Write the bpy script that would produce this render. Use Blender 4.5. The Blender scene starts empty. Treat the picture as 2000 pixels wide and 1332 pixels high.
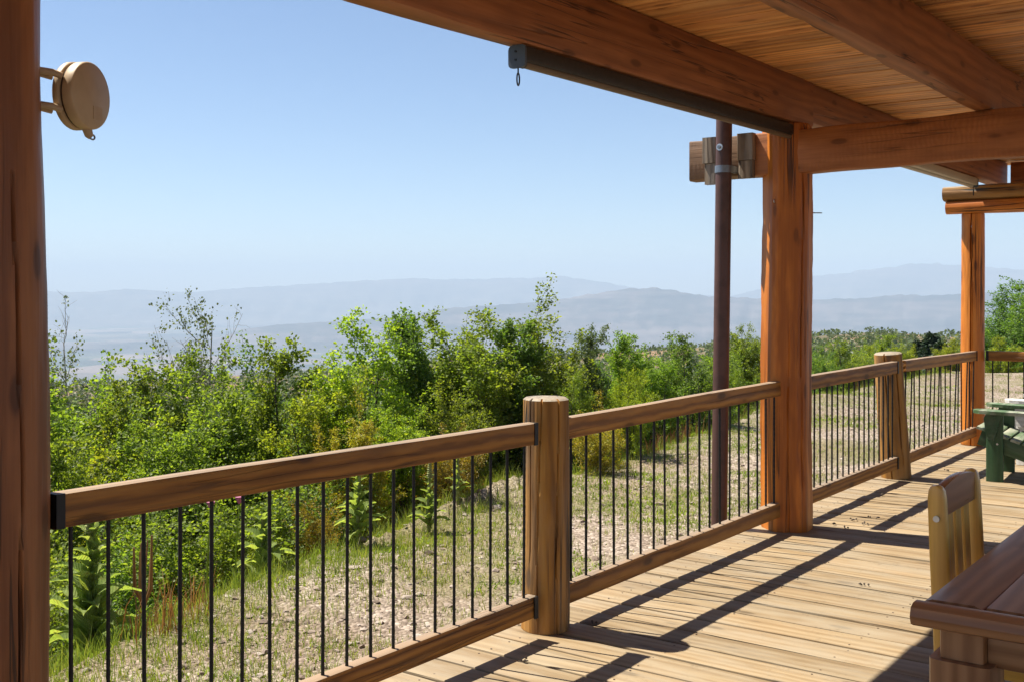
import bpy, math, random
import numpy as np
from mathutils import Vector, Matrix, noise as mnoise
R = math.radians
random.seed(7)
sc = bpy.context.scene
col = sc.collection

# ------------------------------------------------------------------ camera, sky, sun, exposure
HEAD = math.atan(2150 / 1590)            # X runs along the railing, Y outward over the valley, deck top at Z = 0
CS, SN = math.cos(math.pi / 2 - HEAD), math.sin(math.pi / 2 - HEAD)   # view axis (CS, SN)
cd = bpy.data.cameras.new('camera')
cam = bpy.data.objects.new('camera', cd); col.objects.link(cam)
cam.location = (0, 0, 1.5)
cam.rotation_euler = (R(90), 0, math.atan2(SN, CS) - R(90))
cd.sensor_width = 36; cd.lens = 38.7; cd.shift_y = -0.048
cd.clip_start = 0.05; cd.clip_end = 60000
sc.camera = cam

SUN = Vector((-0.10, 0.55, 1.02)).normalized()
wd = bpy.data.worlds.new('World'); sc.world = wd; wd.use_nodes = True
wn = wd.node_tree; wn.nodes.clear()
sky = wn.nodes.new('ShaderNodeTexSky'); sky.sky_type = 'NISHITA'; sky.sun_disc = False
sky.sun_elevation = math.asin(SUN.z); sky.sun_rotation = math.atan2(SUN.x, SUN.y)
sky.altitude = 2200; sky.air_density = 1.05; sky.dust_density = 1.2; sky.ozone_density = 2.8
bg = wn.nodes.new('ShaderNodeBackground'); bg.inputs[1].default_value = 0.057
wo = wn.nodes.new('ShaderNodeOutputWorld')
wn.links.new(sky.outputs[0], bg.inputs[0]); wn.links.new(bg.outputs[0], wo.inputs[0])
sd = bpy.data.lights.new('sun', 'SUN'); sd.energy = 4.5; sd.angle = R(0.53); sd.color = (1, 0.93, 0.80)
sun = bpy.data.objects.new('sun', sd); col.objects.link(sun)
sun.rotation_euler = SUN.to_track_quat('Z', 'Y').to_euler()
sc.view_settings.view_transform = 'Standard'; sc.view_settings.look = 'None'
sc.view_settings.exposure = 1.35; sc.view_settings.gamma = 1.0
sc.cycles.use_denoising = True
sc.cycles.max_bounces = 10; sc.cycles.diffuse_bounces = 7; sc.cycles.transparent_max_bounces = 8
sc.cycles.sample_clamp_indirect = 6

# ------------------------------------------------------------------ helpers
def tag(o, label=None, cat=None, group=None, kind=None):
    if label: o['label'] = label
    if cat: o['category'] = cat
    if group: o['group'] = group
    if kind: o['kind'] = kind
    return o

def empty(name, loc=(0, 0, 0), rz=0.0, parent=None):
    o = bpy.data.objects.new(name, None); col.objects.link(o)
    o.location = loc; o.rotation_euler = (0, 0, rz); o.empty_display_size = 0.1
    if parent: o.parent = parent
    return o

def link(name, me, m, parent=None, loc=None, mw=None):
    o = bpy.data.objects.new(name, me); col.objects.link(o)
    if m and not me.materials: me.materials.append(m)
    if parent: o.parent = parent
    if mw is not None: o.matrix_local = mw
    elif loc is not None: o.location = loc
    return o

def npmesh(name, V, quads=None, tris=None, smooth=False):
    me = bpy.data.meshes.new(name)
    V = np.asarray(V, np.float32).reshape(-1, 3)
    q = np.zeros((0, 4), np.int32) if quads is None else np.asarray(quads, np.int32).reshape(-1, 4)
    t = np.zeros((0, 3), np.int32) if tris is None else np.asarray(tris, np.int32).reshape(-1, 3)
    me.vertices.add(len(V)); me.vertices.foreach_set('co', V.ravel())
    lv = np.concatenate([q.ravel(), t.ravel()])
    me.loops.add(len(lv)); me.loops.foreach_set('vertex_index', lv)
    nt = len(q) + len(t)
    ls = np.concatenate([np.arange(len(q)) * 4, len(q) * 4 + np.arange(len(t)) * 3])
    me.polygons.add(nt); me.polygons.foreach_set('loop_start', ls.astype(np.int32))
    me.polygons.foreach_set('use_smooth', np.full(nt, smooth, bool))
    me.update(calc_edges=True)
    return me

class MB:
    """collects shapes of ONE part"""
    def __init__(s): s.v, s.f = [], []
    def add(s, v, f):
        k = len(s.v); s.v += [tuple(p) for p in v]; s.f += [tuple(i + k for i in q) for q in f]
    def rings(s, rings, closed=True, caps=True):
        m = len(rings[0]); v = [p for r in rings for p in r]; f = []
        for i in range(len(rings) - 1):
            for j in range(m):
                f.append((i*m + j, i*m + (j+1) % m, (i+1)*m + (j+1) % m, (i+1)*m + j))
        if caps: f.append(tuple(range(m-1, -1, -1))); f.append(tuple((len(rings)-1)*m + j for j in range(m)))
        s.add(v, f)
    def tube(s, pts, r, n=8):
        pts = [Vector(p) for p in pts]; rs = r if isinstance(r, (list, tuple)) else [r]*len(pts); out = []
        up = None
        for i, p in enumerate(pts):
            t = (pts[min(i+1, len(pts)-1)] - pts[max(i-1, 0)]).normalized()
            if up is None: up = t.orthogonal().normalized()
            up = (up - t*up.dot(t)).normalized(); b = t.cross(up)
            out.append([p + (up*math.cos(a) + b*math.sin(a))*rs[i] for a in [2*math.pi*k/n for k in range(n)]])
        s.rings(out)
    def box(s, c, d):
        x, y, z = c; a, b, e = d[0]/2, d[1]/2, d[2]/2
        s.rings([[(x-a, y-b, z-e), (x-a, y+b, z-e), (x-a, y+b, z+e), (x-a, y-b, z+e)],
                 [(x+a, y-b, z-e), (x+a, y+b, z-e), (x+a, y+b, z+e), (x+a, y-b, z+e)]])
    def build(s, name, m, parent=None, loc=None, smooth=False, mw=None, auto=None):
        me = bpy.data.meshes.new(name); me.from_pydata(s.v, [], s.f); me.update()
        if smooth or auto:
            me.polygons.foreach_set('use_smooth', [True]*len(me.polygons))
            me.set_sharp_from_angle(angle=R(auto or 50))
        return link(name, me, m, parent, loc, mw)

def rrect(w, h, r, n=3):
    """rounded rectangle in (y,z)"""
    out = []
    for cx, cz, a0 in ((w/2-r, h/2-r, 0), (-w/2+r, h/2-r, 90), (-w/2+r, -h/2+r, 180), (w/2-r, -h/2+r, 270)):
        for k in range(n):
            a = R(a0 + 90*k/(n-1)); out.append((cx + r*math.cos(a), cz + r*math.sin(a)))
    return out

def frame(P, Q, up=(0, 0, 1)):
    P, Q = Vector(P), Vector(Q); x = (Q-P).normalized(); z = Vector(up); z = (z - x*z.dot(x)).normalized(); y = z.cross(x)
    M = Matrix((x, y, z)).transposed().to_4x4(); M.translation = P
    return M, (Q-P).length

def timber(name, P, Q, w, h, m, parent=None, r=0.012, wob=0.004, up=(0, 0, 1), step=0.25, freq=1.2, w2=None, h2=None, seed=None, bow=0.0, chip=0):
    """sawn or hewn timber from P to Q; its own X runs along the grain"""
    M, L = frame(P, Q, up); n = max(2, int(L/step)+1); sec = rrect(w, h, r); sd_ = random.random()*50 if seed is None else seed
    b = MB(); rg = []
    for i in range(n):
        t = i/(n-1); x = L*t; sw = 1 + ((w2/w - 1)*t if w2 else 0); sh = 1 + ((h2/h - 1)*t if h2 else 0); ring = []
        for k, (y, z) in enumerate(sec):
            q = Vector((x*freq + sd_, y*5, z*5 + sd_))
            dy = mnoise.noise(q)*wob; dz = mnoise.noise(q + Vector((9, 3, 7)))*wob
            if chip and mnoise.noise(Vector((x*7 + sd_, k//3*3.3, 1))) > 0.35: dy -= math.copysign(chip, y); dz -= math.copysign(chip, z)
            ring.append((x, y*sw + dy + bow*math.sin(math.pi*t), z*sh + dz))
        rg.append(ring)
    b.rings(rg)
    return b.build(name, m, parent, mw=M, auto=40)

def logpost(name, P, Q, r0, r1, m, parent=None, wob=0.012, n=28, step=0.06, cracks=(), flat=None, rough=0.0025, seed=0):
    """peeled log: uneven round trunk with drying cracks cut into it, chamfered ends"""
    M, L = frame(P, Q, (1, 0, 0)); k = max(6, int(L/step)); b = MB(); rg = []
    ts = [0, 0.003] + [i/k for i in range(1, k)] + [1-0.006/L*1.5, 1]
    for i, t in enumerate(ts):
        x = L*t; rr = r0 + (r1-r0)*t
        if i == 0: rr -= 0.004
        if i == len(ts)-1: rr -= 0.012
        ox = mnoise.noise(Vector((x*.7, seed, 1)))*wob; oy = mnoise.noise(Vector((x*.7, seed, 5)))*wob; ring = []
        for j in range(n):
            a = 2*math.pi*j/n; ca, sa = math.cos(a), math.sin(a)
            q = rr*(1 + .045*mnoise.noise(Vector((ca*1.1+seed, sa*1.1, x*.9))) + .02*mnoise.noise(Vector((ca*3+seed, sa*3, x*2.2))))
            q += rough*mnoise.noise(Vector((ca*7, sa*7+seed, x*9)))
            for (fa, fd) in (flat or ()):
                c = math.cos(a-fa)
                if c > 0.2: q = min(q, fd/c)
            for (ca0, dep, drift, t0, t1) in cracks:
                aa = ca0 + drift*mnoise.noise(Vector((x*1.3, ca0, seed)))
                da = abs((a-aa+math.pi) % (2*math.pi) - math.pi)
                if da < math.pi/n and t0 <= t <= t1: q -= dep
            ring.append((x, q*ca+ox, q*sa+oy))
        rg.append(ring)
    b.rings(rg)
    return b.build(name, m, parent, mw=M, auto=38)

# ------------------------------------------------------------------ materials
class NT:
    def __init__(s, name):
        s.m = bpy.data.materials.new(name); s.m.use_nodes = True; s.t = s.m.node_tree; s.t.nodes.clear()
        s.out = s.t.nodes.new('ShaderNodeOutputMaterial')
    def n(s, typ, ins=None, **kw):
        o = s.t.nodes.new('ShaderNode'+typ)
        for k, v in kw.items(): setattr(o, k, v)
        for k, v in (ins or {}).items(): s.set(o.inputs[k], v)
        return o
    def set(s, sock, v):
        if isinstance(v, bpy.types.NodeSocket): s.t.links.new(v, sock)
        elif isinstance(v, bpy.types.Node): s.t.links.new(v.outputs[0], sock)
        else: sock.default_value = v
    def math(s, op, a, b=0.0, clamp=False):
        o = s.n('Math', {0: a, 1: b}, operation=op, use_clamp=clamp); return o.outputs[0]
    def vmath(s, op, a, b=(0, 0, 0)):
        return s.n('VectorMath', {0: a, 1: b}, operation=op).outputs[0]
    def noise(s, vec, scale, detail=3, rough=.55, dist=0.0):
        o = s.n('TexNoise', {'Vector': vec, 'Scale': scale, 'Detail': detail, 'Roughness': rough, 'Distortion': dist}); return o.outputs[0]
    def ramp(s, f, stops, interp='LINEAR'):
        o = s.n('ValToRGB', {0: f}); cr = o.color_ramp; cr.interpolation = interp
        while len(cr.elements) < len(stops): cr.elements.new(0.5)
        for e, (p, c) in zip(cr.elements, stops):
            e.position = p; e.color = (c, c, c, 1) if isinstance(c, (int, float)) else (*c, 1)
        return o.outputs[0]
    def mix(s, f, a, b, blend='MIX'):
        o = s.n('Mix', data_type='RGBA', blend_type=blend)
        for k, v in ((0, f), (6, a), (7, b)):
            if isinstance(v, tuple) and len(v) == 3: v = (*v, 1)
            s.set(o.inputs[k], v)
        return o.outputs[2]
    def step(s, f, a, b):
        o = s.n('MapRange', {0: f, 1: a, 2: b, 3: 0.0, 4: 1.0}, interpolation_type='SMOOTHSTEP'); return o.outputs[0]
    def bump(s, h, strength, dist, normal=None):
        d = {'Height': h, 'Strength': strength, 'Distance': dist}
        if normal is not None: d['Normal'] = normal
        return s.n('Bump', d).outputs[0]
    def finish(s, colr, rough=.6, normal=None, spec=.4, **kw):
        p = s.n('BsdfPrincipled')
        if isinstance(colr, tuple) and len(colr) == 3: colr = (*colr, 1)
        s.set(p.inputs['Base Color'], colr); s.set(p.inputs['Roughness'], rough); s.set(p.inputs['Specular IOR Level'], spec)
        if normal is not None: s.set(p.inputs['Normal'], normal)
        for k, v in kw.items(): s.set(p.inputs[k.replace('_', ' ')], v)
        s.t.links.new(p.outputs[0], s.out.inputs[0]); s.p = p
        return s.m

def wood(name, dark, mid, light, rough=.6, streak=1.0, ring=9.0, pith=.12, contrast=1.0, blotch=.35, blotch_col=None, grey=None, greyamt=0.0,
         crack=.5, knot=.5, vary=.25, bump=.5, sawmarks=0.0, spec=.35, topgrey=0.0, dirt=0.0, coat=0.0, crackw=1.0, endgrey=None):
    s = NT(name)
    tc = s.n('TexCoord').outputs['Object']; rnd = s.n('ObjectInfo').outputs['Random']
    wh = s.n('TexWhiteNoise', {'W': rnd}, noise_dimensions='1D').outputs[1]
    off = s.vmath('MULTIPLY', s.vmath('SUBTRACT', wh, (.5, .5, .5)), (40, pith*2, pith*2))
    p = s.vmath('ADD', tc, off)
    wv = s.n('TexWave', {'Vector': s.vmath('MULTIPLY', p, (.22, 1, 1)), 'Scale': ring, 'Distortion': 3.2, 'Detail': 3.0, 'Detail Scale': 1.6, 'Detail Roughness': .55},
             wave_type='RINGS', rings_direction='X').outputs[1]
    fib = s.noise(s.vmath('MULTIPLY', p, (3.0, 90, 90)), 1.0, 3, .6)
    fib2 = s.noise(s.vmath('MULTIPLY', p, (1.2, 28, 28)), 1.0, 3, .6)
    g = s.math('ADD', s.math('MULTIPLY', wv, .45*contrast), s.math('ADD', s.math('MULTIPLY', fib, .35), s.math('ADD', s.math('MULTIPLY', fib2, .5*streak), .25*(1-streak))))
    g = s.math('ADD', g, -.42*contrast*.4 - .08)
    c = s.ramp(g, [(.15, dark), (.5, mid), (.85, light)])
    bl = s.noise(s.vmath('MULTIPLY', p, (1.3, 4.5, 4.5)), 1.0, 4, .6)
    c = s.mix(s.math('MULTIPLY', s.step(bl, .45, .75), blotch), c, blotch_col or dark)
    vo = s.n('TexVoronoi', {'Vector': s.vmath('MULTIPLY', p, (3.0, 8.5, 8.5)), 'Scale': 1.0, 'Randomness': 1.0})
    kn = s.math('MULTIPLY', s.math('SUBTRACT', 1.0, s.step(vo.outputs[0], .10, .20)), knot)
    c = s.mix(kn, c, tuple(x*.28 for x in dark))
    hal = s.math('MULTIPLY', s.math('SUBTRACT', 1.0, s.step(vo.outputs[0], .15, .42)), knot*.45)
    c = s.mix(hal, c, dark)
    cn = s.noise(s.vmath('MULTIPLY', p, (.55, 21, 21)), 1.0, 2, .5)
    cm = s.noise(s.vmath('MULTIPLY', p, (.7, 3, 3)), 1.0, 2, .5)
    cl = s.math('MULTIPLY', s.math('SUBTRACT', 1.0, s.step(s.math('ABSOLUTE', s.math('SUBTRACT', cn, .5)), .004*crackw, .016*crackw)), s.step(cm, .45, .6))
    cl = s.math('MULTIPLY', cl, crack)
    c = s.mix(cl, c, (.012, .008, .006))
    hv = s.n('HueSaturation', {'Color': c, 'Value': s.math('ADD', 1.0, s.math('MULTIPLY', s.math('SUBTRACT', rnd, .5), vary*2))}).outputs[0]
    if grey is not None:
        gn = s.noise(s.vmath('MULTIPLY', p, (1.6, 7, 7)), 1.0, 5, .65)
        f = s.math('MULTIPLY', s.step(gn, .38, .68), greyamt)
        if topgrey:
            nz = s.n('SeparateXYZ', {0: s.n('NewGeometry').outputs['Normal']}).outputs[2]
            f = s.math('MAXIMUM', f, s.math('MULTIPLY', s.step(nz, .4, .8), topgrey))
        hv = s.mix(f, hv, grey)
    if endgrey:
        sx_ = s.n('SeparateXYZ', {0: tc}).outputs[0]; ex = s.math('ADD', sx_, s.math('MULTIPLY', bl, .12))
        hv = s.mix(s.math('MULTIPLY', s.math('SUBTRACT', 1.0, s.step(ex, endgrey-.1, endgrey+.1)), .85), hv, s.mix(fib2, (.07, .045, .028), (.26, .17, .10)))
    if dirt:
        dn = s.noise(p, 7.0, 6, .7); d2 = s.noise(p, 60.0, 3, .6)
        hv = s.mix(s.math('MULTIPLY', s.step(s.math('ADD', s.math('MULTIPLY', dn, .7), s.math('MULTIPLY', d2, .3)), .55, .72), dirt), hv, tuple(x*.35 for x in mid))
    h = s.math('SUBTRACT', s.math('ADD', s.math('MULTIPLY', g, .6), s.math('MULTIPLY', fib2, .6)), s.math('MULTIPLY', cl, 1.6))
    if sawmarks:
        sw = s.n('TexWave', {'Vector': p, 'Scale': 11.0, 'Distortion': 5.0, 'Detail': 2.0, 'Detail Scale': 1.2}, bands_direction='X').outputs[1]
        smk = s.math('MULTIPLY', sw, s.step(cm, .4, .6))
        h = s.math('ADD', h, s.math('MULTIPLY', smk, sawmarks)); hv = s.mix(s.math('MULTIPLY', smk, sawmarks*.5), hv, dark)
    nrm = s.bump(h, bump, .006)
    rr = s.math('ADD', rough-.1, s.math('MULTIPLY', fib2, .2))
    kw = {'Coat_Weight': coat, 'Coat_Roughness': .25} if coat else {}
    return s.finish(hv, rr, nrm, spec, **kw)

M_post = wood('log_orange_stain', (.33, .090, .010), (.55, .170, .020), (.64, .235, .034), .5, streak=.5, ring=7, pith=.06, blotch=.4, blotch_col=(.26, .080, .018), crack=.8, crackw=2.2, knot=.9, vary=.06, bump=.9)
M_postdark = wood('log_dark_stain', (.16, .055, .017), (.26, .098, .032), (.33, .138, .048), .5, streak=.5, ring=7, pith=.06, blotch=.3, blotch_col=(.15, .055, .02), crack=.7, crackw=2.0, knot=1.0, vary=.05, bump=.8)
M_postweather = wood('log_weathered', (.21, .088, .013), (.39, .178, .028), (.47, .24, .050), .65, streak=.5, ring=7, pith=.06, grey=(.27, .24, .19), greyamt=.22, topgrey=.85, crack=1, crackw=2.6, knot=1.0, vary=.06, bump=.9)
M_beam = wood('beam_brown_stain', (.22, .080, .030), (.36, .138, .052), (.44, .18, .072), .55, ring=6, pith=.25, contrast=.5, blotch=.55, blotch_col=(.16, .060, .028), crack=.7, knot=.8, vary=.08, bump=.5)
M_hewn = wood('cross_beam_sawn', (.24, .078, .024), (.42, .152, .050), (.50, .195, .070), .55, ring=6, pith=.25, contrast=.4, blotch=.5, blotch_col=(.17, .062, .028), crack=.5, knot=.9, vary=.05, bump=.7, sawmarks=.6, endgrey=.50)
M_plank = wood('ceiling_plank', (.52, .21, .06), (.82, .40, .125), (.88, .50, .19), .5, ring=6, pith=.18, contrast=.9, blotch=.5, blotch_col=(.28, .125, .05), crack=.4, knot=.9, vary=.22, bump=.4)
M_rail = wood('rail_brown', (.18, .068, .010), (.34, .138, .020), (.43, .195, .034), .6, ring=10, pith=.09, contrast=1.2, blotch=.35, crack=.4, crackw=1.3, knot=1.0, vary=.12, bump=.7, grey=(.26, .22, .17), greyamt=.06, topgrey=.7)
M_deck = wood('deck_board', (.200, .134, .066), (.275, .200, .112), (.318, .245, .150), .7, ring=7, pith=.14, contrast=.7, blotch=.4, blotch_col=(.27, .165, .075), crack=.25, crackw=1.3, knot=1.0, vary=.15, bump=.6, grey=(.31, .268, .200), greyamt=.5, dirt=.5)
M_grey = wood('grey_block', (.13, .085, .05), (.25, .18, .115), (.36, .28, .20), .75, ring=10, pith=.1, contrast=1.2, crack=1, knot=.3, vary=.1, bump=.8, grey=(.25, .23, .21), greyamt=.8)
M_table = wood('table_varnish', (.24, .10, .036), (.36, .165, .066), (.44, .22, .095), .42, ring=8, pith=.2, contrast=.9, blotch=.25, crack=0, knot=.3, vary=.05, bump=.12, spec=.4, coat=.12)
M_chair = wood('pine_varnish', (.58, .29, .045), (.76, .42, .075), (.82, .50, .12), .35, ring=8, pith=.15, contrast=.7, blotch=.15, crack=0, knot=.3, vary=.06, bump=.1, spec=.5, coat=.3)
M_crest = wood('crest_varnish', (.22, .085, .028), (.32, .13, .045), (.38, .18, .07), .3, ring=8, pith=.15, contrast=.7, blotch=.15, crack=0, knot=.2, vary=.06, bump=.1, spec=.5, coat=.4)
M_green = wood('green_paint', (.022, .060, .022), (.034, .088, .034), (.050, .115, .048), .5, ring=9, pith=.1, contrast=.5, blotch=.3, crack=.5, knot=.2, vary=.12, bump=.4, grey=(.20, .21, .15), greyamt=.28)
M_greentop = wood('green_paint_worn', (.06, .11, .045), (.10, .17, .075), (.16, .22, .12), .5, ring=9, pith=.1, contrast=.6, blotch=.3, crack=.6, knot=.2, vary=.1, bump=.4, grey=(.48, .47, .38), greyamt=.75)
M_white = wood('white_paint', (.55, .55, .53), (.72, .72, .70), (.80, .80, .78), .5, ring=9, pith=.1, contrast=.4, blotch=.15, crack=.3, knot=.1, vary=.04, bump=.3)

def plain(name, c, rough=.5, metal=0.0, nscale=30, namt=.25, bump=.1, spec=.5):
    s = NT(name); tc = s.n('TexCoord').outputs['Object']; n = s.noise(tc, nscale, 5, .6)
    cc = s.mix(s.math('MULTIPLY', s.step(n, .4, .7), namt), c, tuple(x*.45 for x in c))
    return s.finish(cc, s.math('ADD', rough-.08, s.math('MULTIPLY', n, .16)), s.bump(n, bump, .002), spec, Metallic=metal)
M_bar = plain('rebar_black', (.012, .011, .010), .6, .3, 90, .4, .4)
M_bracket = plain('bracket_black', (.012, .011, .011), .5, .2)
M_pole = plain('rusty_brown_pole', (.085, .036, .028), .5, .0, 14, .5, .25)
M_steel = plain('grey_steel', (.22, .25, .29), .4, .6, 40, .3)
M_zinc = plain('zinc', (.55, .55, .55), .35, .9, 60, .2)
M_black = plain('shade_black', (.022, .020, .019), .55, 0, 40, .3)
M_slate = plain('bracket_slate', (.055, .075, .105), .5, .0, 40, .2)
M_tube = plain('shade_tube_tan', (.15, .108, .070), .55, 0, 300, .5, .3)
M_tube2 = plain('shade_tube_beige', (.42, .37, .28), .5, 0, 200, .4, .2)
M_reel = plain('reel_beige', (.40, .285, .165), .5, 0, 25, .12, .05)
M_bark = plain('bark', (.075, .060, .048), .85, 0, 40, .6, .8)
M_barkgrey = plain('bark_grey', (.27, .25, .22), .85, 0, 40, .6, .8)
M_roof = plain('roof_sheet', (.10, .08, .07), .8)
M_nail = plain('nail_rust', (.10, .065, .045), .6, .3)
M_cone = plain('dry_litter', (.05, .032, .02), .8)

def leafmat(name, a, b, c, trans=.35, tc=None):
    s = NT(name)
    ri = s.n('NewGeometry').outputs['Random Per Island']; rnd = s.n('ObjectInfo').outputs['Random']
    pos = s.n('TexCoord').outputs['Object']
    clump = s.noise(pos, 1.6, 2, .5)
    f = s.math('ADD', s.math('MULTIPLY', ri, .55), s.math('MULTIPLY', clump, .6)); f = s.math('SUBTRACT', f, .1)
    cc = s.ramp(f, [(.12, a), (.5, b), (.9, c)])
    cc = s.n('HueSaturation', {'Color': cc, 'Hue': s.math('ADD', .5, s.math('MULTIPLY', s.math('SUBTRACT', rnd, .5), .035)),
                               'Value': s.math('ADD', .85, s.math('MULTIPLY', rnd, .3))}).outputs[0]
    p = s.n('BsdfPrincipled', {'Base Color': cc, 'Roughness': .5, 'Specular IOR Level': .35})
    tcol = s.mix(1.0, cc, (1.9, 1.85, .7), 'MULTIPLY')
    t = s.n('BsdfTranslucent', {'Color': tcol})
    mx = s.n('MixShader', {0: trans, 1: p.outputs[0], 2: t.outputs[0]})
    s.t.links.new(mx.outputs[0], s.out.inputs[0]); return s.m
L_oak = leafmat('leaf_oak', (.085, .135, .020), (.150, .215, .030), (.225, .280, .040), .56)
L_dark = leafmat('leaf_dark', (.055, .105, .022), (.100, .165, .030), (.150, .215, .038), .52)
L_lime = leafmat('leaf_lime', (.115, .175, .020), (.205, .270, .028), (.30, .320, .032), .56)
L_yellow = leafmat('leaf_yellow', (.16, .17, .018), (.27, .235, .020), (.36, .22, .022))
L_aspen = leafmat('leaf_aspen', (.060, .090, .035), (.095, .130, .048), (.14, .16, .065))
L_conifer = leafmat('needle', (.018, .036, .018), (.030, .055, .026), (.045, .075, .034), .1)
def mulleinmat():
    s = NT('mullein_leaf'); p = s.n('TexCoord').outputs['Object']; rnd = s.n('ObjectInfo').outputs['Random']; sp = s.n('SeparateXYZ', {0: p})
    ay = s.math('ABSOLUTE', sp.outputs[1]); vein = s.n('TexWave', {'Vector': s.n('CombineXYZ', {0: s.math('SUBTRACT', sp.outputs[0], s.math('MULTIPLY', ay, .9))}), 'Scale': 4.5, 'Distortion': .6, 'Detail': 1.0}, bands_direction='X').outputs[1]
    n = s.noise(p, 5.0, 5, .65); n2 = s.noise(p, 28.0, 4, .6)
    c = s.ramp(s.math('ADD', s.math('MULTIPLY', n, .7), s.math('MULTIPLY', rnd, .4)), [(.25, (.13, .185, .055)), (.55, (.20, .265, .08)), (.85, (.28, .33, .12))])
    c = s.mix(s.math('MULTIPLY', s.math('SUBTRACT', 1.0, s.step(ay, .004, .016)), .7), c, (.30, .34, .16))
    c = s.mix(s.math('MULTIPLY', s.step(vein, .75, 1.0), .22), c, (.25, .31, .13))
    c = s.mix(s.math('MULTIPLY', s.step(n, .62, .72), .7), c, (.22, .16, .06))
    nr = s.bump(s.math('ADD', vein, s.math('MULTIPLY', n2, 1.2)), .4, .02)
    d = s.n('BsdfPrincipled', {'Base Color': c, 'Roughness': .9, 'Specular IOR Level': .1, 'Normal': nr}); t = s.n('BsdfTranslucent', {'Color': s.mix(1.0, c, (1.9, 1.85, .7), 'MULTIPLY'), 'Normal': nr})
    s.t.links.new(s.n('MixShader', {0: .5, 1: d.outputs[0], 2: t.outputs[0]}).outputs[0], s.out.inputs[0]); return s.m
L_mullein = mulleinmat()
L_grass = leafmat('grass_blade', (.095, .155, .026), (.17, .215, .042), (.29, .27, .08), .4)
L_dry = leafmat('dry_weed', (.16, .075, .03), (.28, .14, .06), (.36, .22, .10), .2)
L_scrub = leafmat('scrub', (.045, .070, .022), (.070, .100, .030), (.105, .130, .040), .3)
M_spike = plain('flower_spike', (.22, .24, .07), .8, 0, 60, .5, .9)
M_pink = plain('thistle_pink', (.38, .10, .20), .7)

# ------------------------------------------------------------------ terrain
def interp(x, pts): return np.interp(x, [p[0] for p in pts], [p[1] for p in pts])
EDGE = [(-40, 3.5), (0, 4.0), (3.2, 4.95), (4.2, 5.3), (8.2, 6.1), (10.9, 6.3), (16, 7.1), (20, 7.3), (30, 7.0), (60, 5)]
RIDGE = [(-180, -12), (-60, -24), (-22.7, -23.0), (-10.5, -21.0), (-2.7, -18.0), (6.6, -15.2), (11.8, -11.5), (16, -9.6), (18, -9.0), (20, -9.8), (22.7, -10.5), (30, -8), (60, -8), (180, -12)]
def sst(a, b, x): t = np.clip((x-a)/(b-a), 0, 1); return t*t*(3-2*t)
_rs = np.random.RandomState(3)
_ph = _rs.rand(24, 3)*100
def fbm(x, y, sc_, octs=4):
    out = 0; amp = 1.0
    for k in range(octs):
        a = _ph[k]; f = sc_*2**k
        out = out + amp*(np.sin(x*f*1.1 + a[0] + 1.7*np.sin(y*f*.7 + a[1])) * np.sin(y*f*.93 + a[2] + 1.3*np.sin(x*f*.61 + a[0])))
        amp *= .5
    return out
def ground_z(X, Y):
    X = np.asarray(X, float); Y = np.asarray(Y, float)
    e = Y - interp(X, EDGE); e = np.where(X > 27, np.maximum(e, (X-27)*.25), e); ep = np.maximum(e, 0)
    z = -.36 - 1.9*(1-np.exp(-ep/3.0)) - .13*np.minimum(ep, 100)
    berm = np.exp(-((e+.35)/.5)**2)
    z = z + .035*fbm(X, Y, 1.3, 3) + .07*berm*(fbm(X, Y*0, .9, 2)*.5+.5) + np.where(e > 0, .12*fbm(X, Y, .5, 2), 0)
    z = np.where((Y < 2.95) & (X > -9) & (X < 12.6), np.minimum(z, -.34), z)
    Rr = np.hypot(X, Y); az = np.degrees(np.arctan2(X*SN - Y*CS, X*CS + Y*SN))
    zr = interp(az, RIDGE) + 1.1*fbm(X, Y, .018, 4)
    z = z + (zr - z)*sst(110, 300, Rr)
    z = np.where(Rr > 315, np.maximum(zr - (Rr-315)*.36, -300 + 4*fbm(X, Y, .0012, 3)), z)
    return z

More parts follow.
